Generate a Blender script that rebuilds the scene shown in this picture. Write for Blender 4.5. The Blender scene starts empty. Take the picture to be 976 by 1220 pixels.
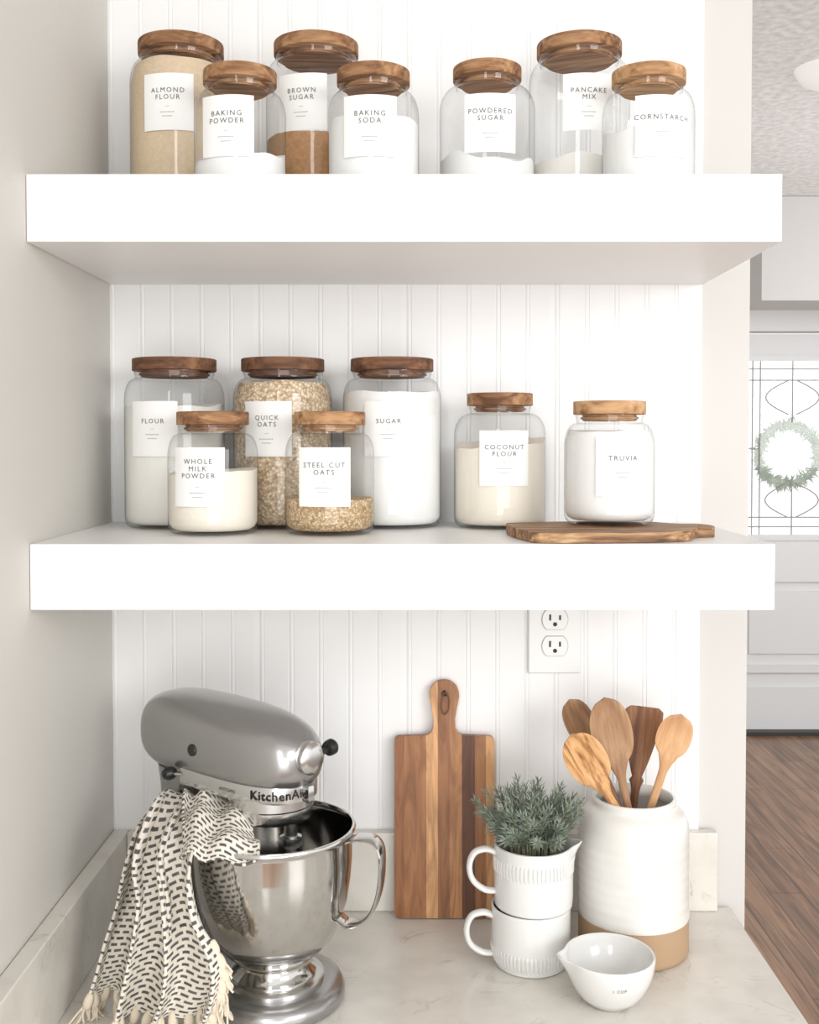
import bpy, math, random
from mathutils import Vector, Matrix
random.seed(7)
scene=bpy.context.scene
scene.view_settings.view_transform='Standard'
pi=math.pi
# ------------------------------------------------------------------ materials
def newmat(name):
    m=bpy.data.materials.new(name); m.use_nodes=True
    return m,m.node_tree.nodes,m.node_tree.links,m.node_tree.nodes['Principled BSDF']
def c4(c): return (c[0],c[1],c[2],1)
def plain(name,col,rough=.5,metal=0,bump=0,bscale=200,coat=0,var=0,vscale=8):
    m,n,l,p=newmat(name)
    p.inputs['Base Color'].default_value=c4(col); p.inputs['Roughness'].default_value=rough; p.inputs['Metallic'].default_value=metal
    p.inputs['Coat Weight'].default_value=coat
    tc=n.new('ShaderNodeTexCoord')
    if bump:
        no=n.new('ShaderNodeTexNoise'); no.inputs['Scale'].default_value=bscale; no.inputs['Detail'].default_value=4
        l.new(tc.outputs['Object'],no.inputs['Vector'])
        b=n.new('ShaderNodeBump'); b.inputs['Strength'].default_value=bump; b.inputs['Distance'].default_value=.002
        l.new(no.outputs['Fac'],b.inputs['Height']); l.new(b.outputs[0],p.inputs['Normal'])
    if var:
        no=n.new('ShaderNodeTexNoise'); no.inputs['Scale'].default_value=vscale; no.inputs['Detail'].default_value=5
        l.new(tc.outputs['Object'],no.inputs['Vector'])
        r=n.new('ShaderNodeValToRGB'); r.color_ramp.elements[0].position=.35; r.color_ramp.elements[1].position=.65
        r.color_ramp.elements[0].color=c4([x*(1-var) for x in col]); r.color_ramp.elements[1].color=c4(col)
        l.new(no.outputs['Fac'],r.inputs[0]); l.new(r.outputs[0],p.inputs['Base Color'])
    return m
def wood(name,dark,mid,light,axis=0,scale=14,rough=.6,stretch=.09,rings=1.0):
    m,n,l,p=newmat(name); p.inputs['Roughness'].default_value=rough
    tc=n.new('ShaderNodeTexCoord'); oi=n.new('ShaderNodeObjectInfo'); mp=n.new('ShaderNodeMapping')
    sc=[1,1,1]; sc[axis]=stretch; mp.inputs['Scale'].default_value=sc
    cx=n.new('ShaderNodeVectorMath'); cx.operation='SCALE'
    cmb=n.new('ShaderNodeCombineXYZ'); 
    for i in range(3): l.new(oi.outputs['Random'],cmb.inputs[i])
    l.new(cmb.outputs[0],cx.inputs[0]); cx.inputs['Scale'].default_value=3
    ad=n.new('ShaderNodeVectorMath'); l.new(tc.outputs['Object'],ad.inputs[0]); l.new(cx.outputs[0],ad.inputs[1])
    l.new(ad.outputs[0],mp.inputs[0])
    a=n.new('ShaderNodeTexNoise'); a.inputs['Scale'].default_value=scale*2.2; a.inputs['Detail'].default_value=3; a.inputs['Distortion'].default_value=1.2*rings
    b=n.new('ShaderNodeTexNoise'); b.inputs['Scale'].default_value=scale*14; b.inputs['Detail'].default_value=4
    l.new(mp.outputs[0],a.inputs[0]); l.new(mp.outputs[0],b.inputs[0])
    mx=n.new('ShaderNodeMath'); mx.operation='MULTIPLY_ADD'; mx.inputs[1].default_value=.35; l.new(b.outputs['Fac'],mx.inputs[0])
    m2=n.new('ShaderNodeMath'); m2.operation='MULTIPLY'; m2.inputs[1].default_value=.65; l.new(a.outputs['Fac'],m2.inputs[0]); l.new(m2.outputs[0],mx.inputs[2])
    r=n.new('ShaderNodeValToRGB'); e=r.color_ramp.elements
    e[0].position=.36; e[0].color=c4(dark); e[1].position=.64; e[1].color=c4(light); q=e.new(.5); q.color=c4(mid)
    l.new(mx.outputs[0],r.inputs[0]); l.new(r.outputs[0],p.inputs['Base Color'])
    bp=n.new('ShaderNodeBump'); bp.inputs['Strength'].default_value=.15; bp.inputs['Distance'].default_value=.001; l.new(b.outputs['Fac'],bp.inputs['Height']); l.new(bp.outputs[0],p.inputs['Normal'])
    return m
def glassmat(name,tint=(.985,.99,.99),edge=(.60,.61,.61)):
    m,n,l,p=newmat(name); n.remove(p); out=n['Material Output']
    lw=n.new('ShaderNodeLayerWeight'); lw.inputs[0].default_value=.5
    pw=n.new('ShaderNodeMath'); pw.operation='POWER'; pw.inputs[1].default_value=6; l.new(lw.outputs['Facing'],pw.inputs[0])
    mc=n.new('ShaderNodeMix'); mc.data_type='RGBA'; mc.inputs[6].default_value=c4(tint); mc.inputs[7].default_value=c4(edge); l.new(pw.outputs[0],mc.inputs[0])
    tr=n.new('ShaderNodeBsdfTransparent'); l.new(mc.outputs[2],tr.inputs[0])
    gl=n.new('ShaderNodeBsdfGlossy'); gl.inputs['Roughness'].default_value=.03
    p5=n.new('ShaderNodeMath'); p5.operation='POWER'; p5.inputs[1].default_value=4; l.new(lw.outputs['Facing'],p5.inputs[0])
    fr=n.new('ShaderNodeMath'); fr.operation='MULTIPLY_ADD'; fr.inputs[1].default_value=.6; fr.inputs[2].default_value=.04; l.new(p5.outputs[0],fr.inputs[0])
    ms=n.new('ShaderNodeMixShader'); l.new(fr.outputs[0],ms.inputs[0]); l.new(tr.outputs[0],ms.inputs[1]); l.new(gl.outputs[0],ms.inputs[2]); l.new(ms.outputs[0],out.inputs[0])
    return m
def grain(name,c1,c2,c3,scale=260,gap=(.6,.5,.4)):
    m,n,l,p=newmat(name); p.inputs['Roughness'].default_value=.8
    tc=n.new('ShaderNodeTexCoord'); v=n.new('ShaderNodeTexVoronoi'); v.inputs['Scale'].default_value=scale
    l.new(tc.outputs['Object'],v.inputs['Vector'])
    sp=n.new('ShaderNodeSeparateColor'); l.new(v.outputs['Color'],sp.inputs[0])
    r=n.new('ShaderNodeValToRGB'); e=r.color_ramp.elements; e[0].position=0; e[0].color=c4(c1); e[1].position=1; e[1].color=c4(c3); q=e.new(.5); q.color=c4(c2)
    l.new(sp.outputs[0],r.inputs[0])
    mx=n.new('ShaderNodeMix'); mx.data_type='RGBA'; mx.blend_type='MULTIPLY'; mx.inputs[0].default_value=1
    r2=n.new('ShaderNodeValToRGB'); r2.color_ramp.elements[0].color=(1,1,1,1); r2.color_ramp.elements[0].position=.3; r2.color_ramp.elements[1].color=c4(gap); r2.color_ramp.elements[1].position=.8
    l.new(v.outputs['Distance'],r2.inputs[0]); l.new(r.outputs[0],mx.inputs[6]); l.new(r2.outputs[0],mx.inputs[7]); l.new(mx.outputs[2],p.inputs['Base Color'])
    b=n.new('ShaderNodeBump'); b.inputs['Strength'].default_value=.3; b.inputs['Distance'].default_value=.002; b.invert=True; l.new(v.outputs['Distance'],b.inputs['Height']); l.new(b.outputs[0],p.inputs['Normal'])
    return m

M={}
M['white']=plain('white_paint',(.87,.867,.86),.35,bump=.03,bscale=60)
M['bead']=plain('beadboard_paint',(.87,.87,.87),.45,bump=.03,bscale=60)
M['greige']=plain('greige_wall_paint',(.645,.625,.585),.6,bump=.08,bscale=120)
M['greigel']=plain('pale_greige_paint',(.63,.615,.59),.6,bump=.08,bscale=120)
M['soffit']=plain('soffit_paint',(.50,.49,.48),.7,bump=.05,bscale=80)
M['ceil']=plain('textured_ceiling',(.76,.76,.76),.9,bump=1.0,bscale=25,var=.22,vscale=40)
def stone():
    m,n,l,p=newmat('quartz_stone'); p.inputs['Roughness'].default_value=.22
    tc=n.new('ShaderNodeTexCoord')
    n1=n.new('ShaderNodeTexNoise'); n1.inputs['Scale'].default_value=9; n1.inputs['Detail'].default_value=9; n1.inputs['Distortion'].default_value=2.2; l.new(tc.outputs['Object'],n1.inputs[0])
    ab=n.new('ShaderNodeMath'); ab.operation='SUBTRACT'; ab.inputs[1].default_value=.5; l.new(n1.outputs['Fac'],ab.inputs[0])
    a2=n.new('ShaderNodeMath'); a2.operation='ABSOLUTE'; l.new(ab.outputs[0],a2.inputs[0])
    r=n.new('ShaderNodeValToRGB'); r.color_ramp.elements[0].color=(.5,.44,.37,1); r.color_ramp.elements[1].color=(1,1,1,1); r.color_ramp.elements[1].position=.03; l.new(a2.outputs[0],r.inputs[0])
    n2=n.new('ShaderNodeTexNoise'); n2.inputs['Scale'].default_value=14; n2.inputs['Detail'].default_value=4; l.new(tc.outputs['Object'],n2.inputs[0])
    r2=n.new('ShaderNodeValToRGB'); r2.color_ramp.elements[0].color=(0,0,0,1); r2.color_ramp.elements[0].position=.52; r2.color_ramp.elements[1].color=(.5,.5,.5,1); r2.color_ramp.elements[1].position=.68; l.new(n2.outputs['Fac'],r2.inputs[0])
    n3=n.new('ShaderNodeTexNoise'); n3.inputs['Scale'].default_value=22; n3.inputs['Detail'].default_value=6; l.new(tc.outputs['Object'],n3.inputs[0])
    r3=n.new('ShaderNodeValToRGB'); r3.color_ramp.elements[0].color=(.66,.63,.575,1); r3.color_ramp.elements[0].position=.3; r3.color_ramp.elements[1].color=(.74,.71,.655,1); r3.color_ramp.elements[1].position=.6; l.new(n3.outputs['Fac'],r3.inputs[0])
    mx=n.new('ShaderNodeMix'); mx.data_type='RGBA'; mx.blend_type='MULTIPLY'; l.new(r2.outputs[0],mx.inputs[0]); l.new(r3.outputs[0],mx.inputs[6]); l.new(r.outputs[0],mx.inputs[7]); l.new(mx.outputs[2],p.inputs['Base Color'])
    return m
M['stone']=stone()
def floorm():
    m,n,l,p=newmat('hardwood_floor'); p.inputs['Roughness'].default_value=.3
    tc=n.new('ShaderNodeTexCoord'); mp=n.new('ShaderNodeMapping'); mp.inputs['Rotation'].default_value=(0,0,pi/2); l.new(tc.outputs['Object'],mp.inputs[0])
    b=n.new('ShaderNodeTexBrick'); b.inputs['Scale'].default_value=1; b.inputs['Brick Width'].default_value=1.1; b.inputs['Row Height'].default_value=.11; b.inputs['Mortar Size'].default_value=.0018; b.offset=.37
    b.inputs['Color1'].default_value=(.19,.10,.056,1); b.inputs['Color2'].default_value=(.31,.18,.105,1); b.inputs['Mortar'].default_value=(.05,.025,.015,1); l.new(mp.outputs[0],b.inputs['Vector'])
    m2=n.new('ShaderNodeMapping'); m2.inputs['Scale'].default_value=(20,1.2,1); l.new(tc.outputs['Object'],m2.inputs[0])
    no=n.new('ShaderNodeTexNoise'); no.inputs['Scale'].default_value=2; no.inputs['Detail'].default_value=7; no.inputs['Distortion'].default_value=1.2; l.new(m2.outputs[0],no.inputs[0])
    r=n.new('ShaderNodeValToRGB'); r.color_ramp.elements[0].position=.34; r.color_ramp.elements[0].color=(.5,.48,.46,1); r.color_ramp.elements[1].position=.64; r.color_ramp.elements[1].color=(1.2,1.18,1.15,1); l.new(no.outputs['Fac'],r.inputs[0])
    mx=n.new('ShaderNodeMix'); mx.data_type='RGBA'; mx.blend_type='MULTIPLY'; mx.inputs[0].default_value=1; l.new(b.outputs['Color'],mx.inputs[6]); l.new(r.outputs[0],mx.inputs[7]); l.new(mx.outputs[2],p.inputs['Base Color'])
    return m
M['floor']=floorm()
M['glass']=glassmat('clear_glass')
M['wglass']=glassmat('window_glass',(.97,.97,.98),(.8,.8,.8))
M['lid_mid']=wood('acacia_lid',(.11,.048,.022),(.27,.13,.058),(.46,.265,.13),rings=2,rough=.75)
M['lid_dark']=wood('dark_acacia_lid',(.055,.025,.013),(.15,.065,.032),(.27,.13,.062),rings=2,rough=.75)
M['lid_light']=wood('light_acacia_lid',(.20,.09,.036),(.45,.25,.115),(.60,.38,.21),rings=2,rough=.75)
M['tray']=wood('acacia_board',(.09,.035,.015),(.28,.145,.063),(.55,.35,.18),axis=0,scale=22,rings=2)
M['label']=plain('label_paper',(.87,.87,.86),.7)
M['ink']=plain('label_ink',(.10,.10,.10),.8)
M['inkb']=plain('badge_black',(.012,.012,.012),.5)
M['inkg']=plain('label_ink_grey',(.30,.30,.30),.8)
M['flour']=plain('white_flour',(.85,.83,.785),.9,bump=.25,bscale=150)
M['sugar']=plain('white_sugar',(.86,.86,.85),.9,bump=.2,bscale=500)
M['cream']=plain('cream_powder',(.85,.79,.69),.9,bump=.25,bscale=200)
M['almond']=plain('almond_flour',(.71,.56,.39),.9,bump=.35,bscale=400,var=.10,vscale=260)
M['brown']=plain('brown_sugar',(.52,.28,.125),.9,bump=.4,bscale=350,var=.22,vscale=220)
M['oats']=grain('rolled_oats',(.52,.39,.24),(.72,.58,.41),(.86,.77,.62),300,(.6,.5,.4))
M['steelcut']=grain('steel_cut_oats',(.40,.27,.13),(.60,.45,.26),(.80,.68,.50),420,(.62,.5,.4))
M['silver']=plain('silver_paint',(.40,.395,.39),.27,.85,coat=.3)
M['steel']=plain('polished_steel',(.62,.61,.59),.10,1)
M['brushed']=plain('brushed_steel',(.66,.66,.65),.22,1)
M['black']=plain('black_plastic',(.012,.012,.012),.35)
M['ceramic']=plain('white_ceramic',(.74,.74,.725),.15,coat=.4)
M['crock']=plain('speckled_glaze',(.78,.765,.73),.22,coat=.4,var=.05,vscale=30)
M['clay']=plain('bare_clay',(.43,.29,.175),.8,bump=.2,bscale=300)
M['green']=plain('herb_leaves',(.29,.35,.28),.6,var=.5,vscale=45)
M['stem']=plain('herb_stem',(.2,.2,.12),.7)
M['spA']=wood('olive_wood',(.20,.07,.022),(.62,.33,.135),(.72,.45,.22),axis=2,scale=22,stretch=.14,rings=2)
M['spB']=wood('walnut_spoon',(.22,.11,.055),(.33,.18,.09),(.44,.26,.14),axis=2,scale=18)
M['spC']=wood('mid_wood_spoon',(.27,.14,.07),(.39,.225,.12),(.50,.31,.17),axis=2,scale=18)
M['spD']=wood('dark_spatula_wood',(.11,.04,.018),(.24,.105,.045),(.40,.21,.09),axis=2,scale=18)
M['spE']=wood('beech_spoon',(.46,.24,.11),(.60,.34,.17),(.70,.44,.24),axis=2,scale=14)
M['plastic']=plain('outlet_plastic',(.84,.84,.83),.3)
M['gap']=plain('outlet_gap',(.36,.36,.35),.6)
M['slot']=plain('outlet_slot',(.03,.03,.03),.6)
M['lead']=plain('lead_came',(.36,.36,.35),.5)
M['doorp']=plain('door_paint',(.70,.71,.72),.4)
M['casing']=plain('casing_paint',(.74,.74,.74),.4)
M['threshold']=plain('dark_threshold',(.04,.035,.03),.5)

# ------------------------------------------------------------------ mesh helpers
def link(o): scene.collection.objects.link(o); return o
def obj(name,verts,faces,mat,parent=None,loc=(0,0,0),smooth=35,rot=(0,0,0)):
    me=bpy.data.meshes.new(name); me.from_pydata([tuple(v) for v in verts],[],faces); me.update()
    import bmesh
    b=bmesh.new(); b.from_mesh(me); bmesh.ops.recalc_face_normals(b,faces=b.faces); b.to_mesh(me); b.free()
    o=bpy.data.objects.new(name,me)
    if mat is not None:
        for mm in (mat if isinstance(mat,list) else [mat]): me.materials.append(mm)
    if smooth:
        me.shade_smooth(); me.set_sharp_from_angle(angle=math.radians(smooth))
    o.location=loc; o.rotation_euler=rot
    if parent: o.parent=parent
    return link(o)
def box(name,x0,x1,y0,y1,z0,z1,mat,parent=None,bev=0,loc=(0,0,0),rot=(0,0,0)):
    v=[(x,y,z) for x in(x0,x1) for y in(y0,y1) for z in(z0,z1)]
    f=[(0,1,3,2),(4,6,7,5),(0,4,5,1),(2,3,7,6),(0,2,6,4),(1,5,7,3)]
    o=obj(name,v,f,mat,parent,loc,0,rot)
    if bev:
        m=o.modifiers.new('b','BEVEL'); m.width=bev; m.segments=3
        o.data.shade_smooth(); o.data.set_sharp_from_angle(angle=math.radians(50))
    return o
def lathe_data(prof,seg=64,rmod=None,cap=False):
    v=[];f=[];n=len(prof)
    for i in range(seg):
        a=2*pi*i/seg
        for j,(r,z) in enumerate(prof):
            rr=max(r,1e-5)
            if rmod: rr,z=rmod(a,rr,z,j)
            v.append((rr*math.cos(a),rr*math.sin(a),z))
    for i in range(seg):
        k=(i+1)%seg
        for j in range(n-1): f.append((i*n+j,k*n+j,k*n+j+1,i*n+j+1))
    return v,f
def lathe(name,prof,mat,parent=None,loc=(0,0,0),seg=64,rmod=None,smooth=35,rot=(0,0,0)):
    v,f=lathe_data(prof,seg,rmod); return obj(name,v,f,mat,parent,loc,smooth,rot)
def loft_data(secs,cap=True):
    v=[];f=[];m=len(secs[0])
    for s in secs: v+=s
    for i in range(len(secs)-1):
        for j in range(m):
            k=(j+1)%m; f.append((i*m+j,i*m+k,(i+1)*m+k,(i+1)*m+j))
    if cap: f.append(tuple(range(m))); f.append(tuple(range((len(secs)-1)*m,len(secs)*m)))
    return v,f
def cr(p,t):
    n=len(p)-1; t=max(0,min(.99999,t))*n; i=int(t); u=t-i
    a=p[max(i-1,0)];b=p[i];c=p[i+1];d=p[min(i+2,n)]
    return Vector([.5*(2*b[k]+(c[k]-a[k])*u+(2*a[k]-5*b[k]+4*c[k]-d[k])*u*u+(3*b[k]-a[k]-3*c[k]+d[k])*u**3) for k in range(len(b))])
def tube_data(pts,w,h,seg=12,n=30,side=Vector((0,1,0)),closed=False,taper=None):
    secs=[]
    for i in range(n+1):
        t=i/n; c=cr(pts,t); d=(cr(pts,min(1,t+.01))-cr(pts,max(0,t-.01))).normalized()
        s=(side-d*side.dot(d)).normalized(); q=d.cross(s)
        k=taper(t) if taper else 1
        secs.append([c+s*(w*k*math.cos(2*pi*j/seg))+q*(h*k*math.sin(2*pi*j/seg)) for j in range(seg)])
    return loft_data(secs)
def prism_data(outline,z0,z1):
    n=len(outline); v=[(x,y,z0) for x,y in outline]+[(x,y,z1) for x,y in outline]
    f=[tuple(range(n))[::-1],tuple(range(n,2*n))]+[(i,(i+1)%n,n+(i+1)%n,n+i) for i in range(n)]
    return v,f
def merge(parts):
    V=[];F=[]
    for v,f in parts:
        o=len(V); V+=list(v); F+=[tuple(a+o for a in q) for q in f]
    return V,F
def xf(d,mat): return [mat@Vector(p) for p in d[0]],d[1]
def empty(name,loc,label,cat,group=None,rotz=0):
    e=bpy.data.objects.new(name,None); e.empty_display_size=.02; e.location=loc; e.rotation_euler=(0,0,rotz); link(e); e['label']=label; e['category']=cat
    if group: e['group']=group
    return e
def tag(o,label,cat,group=None):
    o['label']=label; o['category']=cat
    if group: o['group']=group
    return o
def struct(o): o['kind']='structure'; return o
def textdata(s,size,space=1.2,line=1.45,offset=0,extr=0):
    c=bpy.data.curves.new('t','FONT'); c.body=s; c.size=size; c.align_x='CENTER'; c.align_y='CENTER'; c.space_character=space; c.space_line=line; c.resolution_u=2; c.offset=offset; c.extrude=extr
    o=bpy.data.objects.new('t',c); link(o)
    dg=bpy.context.evaluated_depsgraph_get(); dg.update()
    me=bpy.data.meshes.new_from_object(o.evaluated_get(dg))
    v=[tuple(p.co) for p in me.vertices]; f=[tuple(p.vertices) for p in me.polygons]
    bpy.data.objects.remove(o); bpy.data.curves.remove(c); bpy.data.meshes.remove(me)
    return v,f

# ------------------------------------------------------------------ room
XL=-.401; XR=.376; XE=.441; CZ=.922
struct(box('wall_left',XL-.12,XL,-2.2,.12,0,2.6,M['greige']))
struct(box('wall_back',XL,XE,0,.12,0,2.6,M['greigel']))
struct(box('floor',-3,5,-3.5,4.3,-.05,0,M['floor']))
struct(box('ceiling',XL-.12,5,-1.3,4.3,2.6,2.65,M['ceil']))
# beadboard panelling
per=.0389
def bd(x):
    u=(x-XL)%per
    b=.0060
    if u<.0009: return -.0070
    if u<b: 
        q=(u-.0009)/(b-.0009); return -.0071-.0010*math.sin(pi*q)
    if u<b+.0009: return -.0070
    return -.008
xs=[XL]
while xs[-1]<XR:
    u=(xs[-1]-XL)%per
    xs.append(xs[-1]+(.0005 if u<.0085 or u>per-.0012 else .005))
xs=[min(a,XR) for a in xs]
v=[];f=[]
for a in xs: v+=[(a,bd(a),CZ),(a,bd(a),2.598)]
for i in range(len(xs)-1): f.append((2*i,2*i+2,2*i+3,2*i+1))
n=len(v); v+=[(XR,0,CZ),(XR,0,2.598),(XL,0,CZ),(XL,0,2.598)]; f.append((n-2,n,n+1,n-1)); f.append((n+2,0,1,n+3)); 
struct(obj('trim_1',v,f,M['bead'],smooth=25))

# shelves
for nm,z0,z1,xr,lab in (('floating_shelf',1.7468,1.8163,.3775,'thick white floating shelf holding the upper row of jars'),('floating_shelf',1.366,1.435,.3735,'thick white floating shelf between upper shelf and counter')):
    tag(box(nm,XL+.0005,xr,-.31,-.0085,z0,z1,M['white'],bev=.0012),lab,'shelf','floating shelves')
# counter
tag(box('countertop',XL+.0005,.419,-.64,-.0085,CZ-.03,CZ,M['stone'],bev=.002),'pale veined quartz countertop in the alcove','countertop')
tag(box('base_cabinet',XL+.001,.405,-.60,-.0005,.001,CZ-.0305,M['white'],bev=.002),'plain white base cabinet carrying the stone countertop','cabinet')
tag(box('stone_backsplash',XL+.0215,.398,-.024,-.0087,CZ+.0003,CZ+.1045,M['stone'],bev=.0015),'low quartz upstand along the panelled wall','backsplash')
tag(box('stone_backsplash',XL+.0006,XL+.021,-.63,-.0087,CZ+.0003,CZ+.1045,M['stone'],bev=.0015),'low quartz upstand along the greige side wall','backsplash')

# outlet
oc=empty('electrical_outlet',(.1837,-.008,1.2925),'white duplex outlet with rectangular cover plate on beadboard','outlet')
box('cover_plate',-.035,.035,-.006,-.0005,-.057,.057,M['plastic'],oc,bev=.002)
for zz in (-.0205,.0145):
    def rec(R,c):
        out=[]
        for i in range(48):
            a=2*pi*i/48; xx=R*math.cos(a); yy=R*math.sin(a); yy=max(-c,min(c,yy)); out.append((xx,yy))
        return out
    vv,ff=prism_data(rec(.0176,.0136),0,.0004); vv=[(a,-.006-c,b+zz) for a,b,c in vv]; obj('receptacle_gap',vv,ff,M['gap'],oc)
    vv,ff=prism_data(rec(.0168,.0128),0,.002); vv=[(a,-.006-c,b+zz) for a,b,c in vv]; r=obj('receptacle',vv,ff,M['plastic'],oc)
    sl=[]
    for (x0,x1,z0,z1) in ((-.0078,-.0052,-.001,.007),(.0052,.0078,-.0005,.006)):
        sl.append(prism_data([(x0,z0+zz),(x1,z0+zz),(x1,z1+zz),(x0,z1+zz)],.0075,.0083))
    sl.append(prism_data([(.0028*math.cos(2*pi*i/16),-.006+.0028*math.sin(2*pi*i/16)+zz) for i in range(16)],.0075,.0083))
    vv,ff=merge(sl); vv=[(a,-c,b) for a,b,c in vv]; obj('slot',vv,ff,M['slot'],r,smooth=0)

# ------------------------------------------------------------------ jars
SZ={'L':dict(R=.0612,H=.208,rl=.0515,lab=.121),'M':dict(R=.0565,H=.165,rl=.0405,lab=.086),'S':dict(R=.0515,H=.140,rl=.0412,lab=.0665)}
LT=.0150
for k,s in SZ.items():
    R=s['R'];G=s['H']-LT; nr=s['rl']-.0040
    prof=[(0,.0025),(R*.7,.002),(R*.8,.0005),(R-.006,.001),(R-.002,.004),(R-.0003,.009),(R,.015)]
    zs=G-.037
    prof+=[(R,zs)]
    for i in range(1,8):
        a=i/8*pi/2; prof.append((nr+.001+(R-nr-.001)*math.cos(a)**.9,zs+.027*math.sin(a)))
    prof+=[(nr+.0005,G-.0095),(nr,G-.007),(nr+.0015,G-.003),(nr+.0015,G-.0005)]
    v_,f_=lathe_data(prof,72)
    o=obj('tmp',v_,f_,M['glass']); s['glass']=o.data; bpy.data.objects.remove(o)
    rl=s['rl']
    lp=[(0,G),(rl-.0008,G),(rl-.0001,G+.0005),(rl,G+.001),(rl,G+LT-.0012),(rl-.0003,G+LT-.0003),(rl-.0010,G+LT),(0,G+LT)]
    v_,f_=lathe_data(lp,72); s['lidv']=(v_,f_); s['lid']={}
    pr=nr-.0055
    sp=[(0,G-.0075),(pr-.003,G-.0075),(pr-.001,G-.007),(pr-.001,G-.0058),(pr+.0012,G-.0050),(pr+.0012,G-.0032),(pr-.001,G-.0025),(pr-.001,G-.0003)]
    v_,f_=lathe_data(sp,64); s['plugv']=(v_,f_)
def jar(size,X,Y,Z,words,content,fill,lidm,rot,label,fname,bump=.003,slope=0,group=''):
    s=SZ[size];R=s['R']
    e=empty('glass_jar',(X,Y,Z),label,'jar',group)
    def add(name,me,par=e):
        o=bpy.data.objects.new(name,me); o.parent=par; return link(o)
    add('jar_body',s['glass'])
    if lidm not in s['lid']:
        a=obj('lid',*s['lidv'],M[lidm],smooth=40); b=obj('plug',*s['plugv'],M[lidm],smooth=40); s['lid'][lidm]=(a.data,b.data)
        bpy.data.objects.remove(a); bpy.data.objects.remove(b)
    L=add('lid',s['lid'][lidm][0]); add('plug',s['lid'][lidm][1],L)
    L.rotation_euler=(0,0,random.uniform(-.5,.5))
    ri=R-.0012; pr=[(0,.005),(ri-.008,.005),(ri-.003,.008),(ri,.014)]
    zm=s['H']-LT-.037
    neckr=s['rl']-.007
    def rad(z):
        if z<=zm: return ri
        q=min(1,(z-zm)/.027); return neckr+(ri-neckr)*math.sqrt(max(0,1-q*q))**.9
    nz=8
    for i in range(1,nz+1):
        zz=.014+(fill-.014)*i/nz; pr.append((rad(zz),zz))
    top=len(pr)-1
    rt=rad(fill)
    for q in (.93,.8,.6,.4,.2,0): pr.append((rt*q,fill))
    ph=random.uniform(0,6)
    def rm(a,r,z,j):
        if j>=top:
            q=r/rt; z+=slope*q*math.cos(a-ph)+bump*(math.sin(3*a+ph)*q+.6*math.sin(7*a+2*ph)*q)+ (bump*.8*(1-q))
            z=min(z,s['H']-LT-.009)
        return r,z
    lathe(fname,pr,M[content],e,seg=60,rmod=rm,smooth=60)
    lr=R+.0007;hw=.0305;hh=.033;zc=s['lab']
    v=[];f=[]
    for i in range(33):
        a=(-hw+2*hw*i/32)/lr+rot
        for zz in (zc-hh,zc+hh): v.append((lr*math.sin(a),-lr*math.cos(a),zz))
    for i in range(32): f.append((2*i,2*i+2,2*i+3,2*i+1))
    lb=obj('label',v,f,M['label'],e,smooth=60)
    tv,tf=textdata(words,.0080,1.3,1.0)
    nl=words.count('\n')+1
    tr=lr+.0005
    def bend(p,dz): 
        a=p[0]/tr+rot; return (tr*math.sin(a),-tr*math.cos(a),zc+dz+p[1])
    tv=[bend(p,.009) for p in tv]
    obj('lettering',tv,tf,M['ink'],lb,smooth=0)
    bars=[]
    y0=.009-nl*.0054-.004
    for k2,(w,th) in enumerate(((.005,.0004),(.018,.0008),(.012,.0008))):
        yy=y0-k2*.0048-(.002 if k2 else 0)
        seg=1 if k2==0 else 6
        for q in range(seg):
            x0=-w/2+w*q/seg; x1=x0+w/seg*(.72 if seg>1 else 1)
            bars.append(([bend(p,0) for p in ((x0,yy),(x1,yy),(x1,yy+th),(x0,yy+th))],[(0,1,2,3)]))
    vv,ff=merge(bars); obj('fine_print',vv,ff,M['inkg'],lb,smooth=0)
    return e
T=1.8166; U=1.4353
gT='labelled glass jars on the upper shelf'; gM='labelled glass jars on the middle shelf'
jar('L',-.286,-.097,T,'ALMOND\nFLOUR','almond',.176,'lid_mid',-.05,'tall glass jar of tan almond flour with acacia lid','almond_flour',.0008,group=gT)
jar('S',-.1977,-.199,T,'BAKING\nPOWDER','sugar',.040,'lid_mid',-.14,'small glass jar low on white baking powder, acacia lid','baking_powder',.003,.006,group=gT)
jar('L',-.121,-.097,T,'BROWN\nSUGAR','brown',.088,'lid_mid',-.2,'tall glass jar half full of brown sugar, acacia lid','brown_sugar',.001,group=gT)
jar('S',-.0473,-.199,T,'BAKING\nSODA','sugar',.080,'lid_mid',-.04,'small glass jar of white baking soda, acacia lid','baking_soda',.0008,group=gT)
jar('M',.085,-.138,T,'POWDERED\nSUGAR','sugar',.052,'lid_mid',0,'medium glass jar with lumpy powdered sugar, acacia lid','powdered_sugar',.004,.004,group=gT)
jar('L',.200,-.097,T,'PANCAKE\nMIX','flour',.062,'lid_mid',.04,'tall glass jar of pale pancake mix, acacia lid','pancake_mix',.0025,.003,group=gT)
jar('S',.263,-.199,T,'CORNSTARCH','sugar',.066,'lid_light',.1,'small glass jar of cornstarch with light acacia lid','cornstarch',.003,.004,group=gT)
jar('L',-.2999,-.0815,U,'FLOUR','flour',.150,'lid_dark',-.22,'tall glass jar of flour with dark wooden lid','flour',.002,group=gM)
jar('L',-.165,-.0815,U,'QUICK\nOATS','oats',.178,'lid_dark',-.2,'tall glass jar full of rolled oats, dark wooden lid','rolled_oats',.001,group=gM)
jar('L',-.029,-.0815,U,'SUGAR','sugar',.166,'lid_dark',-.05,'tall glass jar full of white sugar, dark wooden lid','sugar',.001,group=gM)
jar('S',-.2337,-.1815,U,'WHOLE\nMILK\nPOWDER','cream',.072,'lid_mid',-.15,'small glass jar of cream-coloured milk powder','milk_powder',.001,.003,group=gM)
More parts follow.
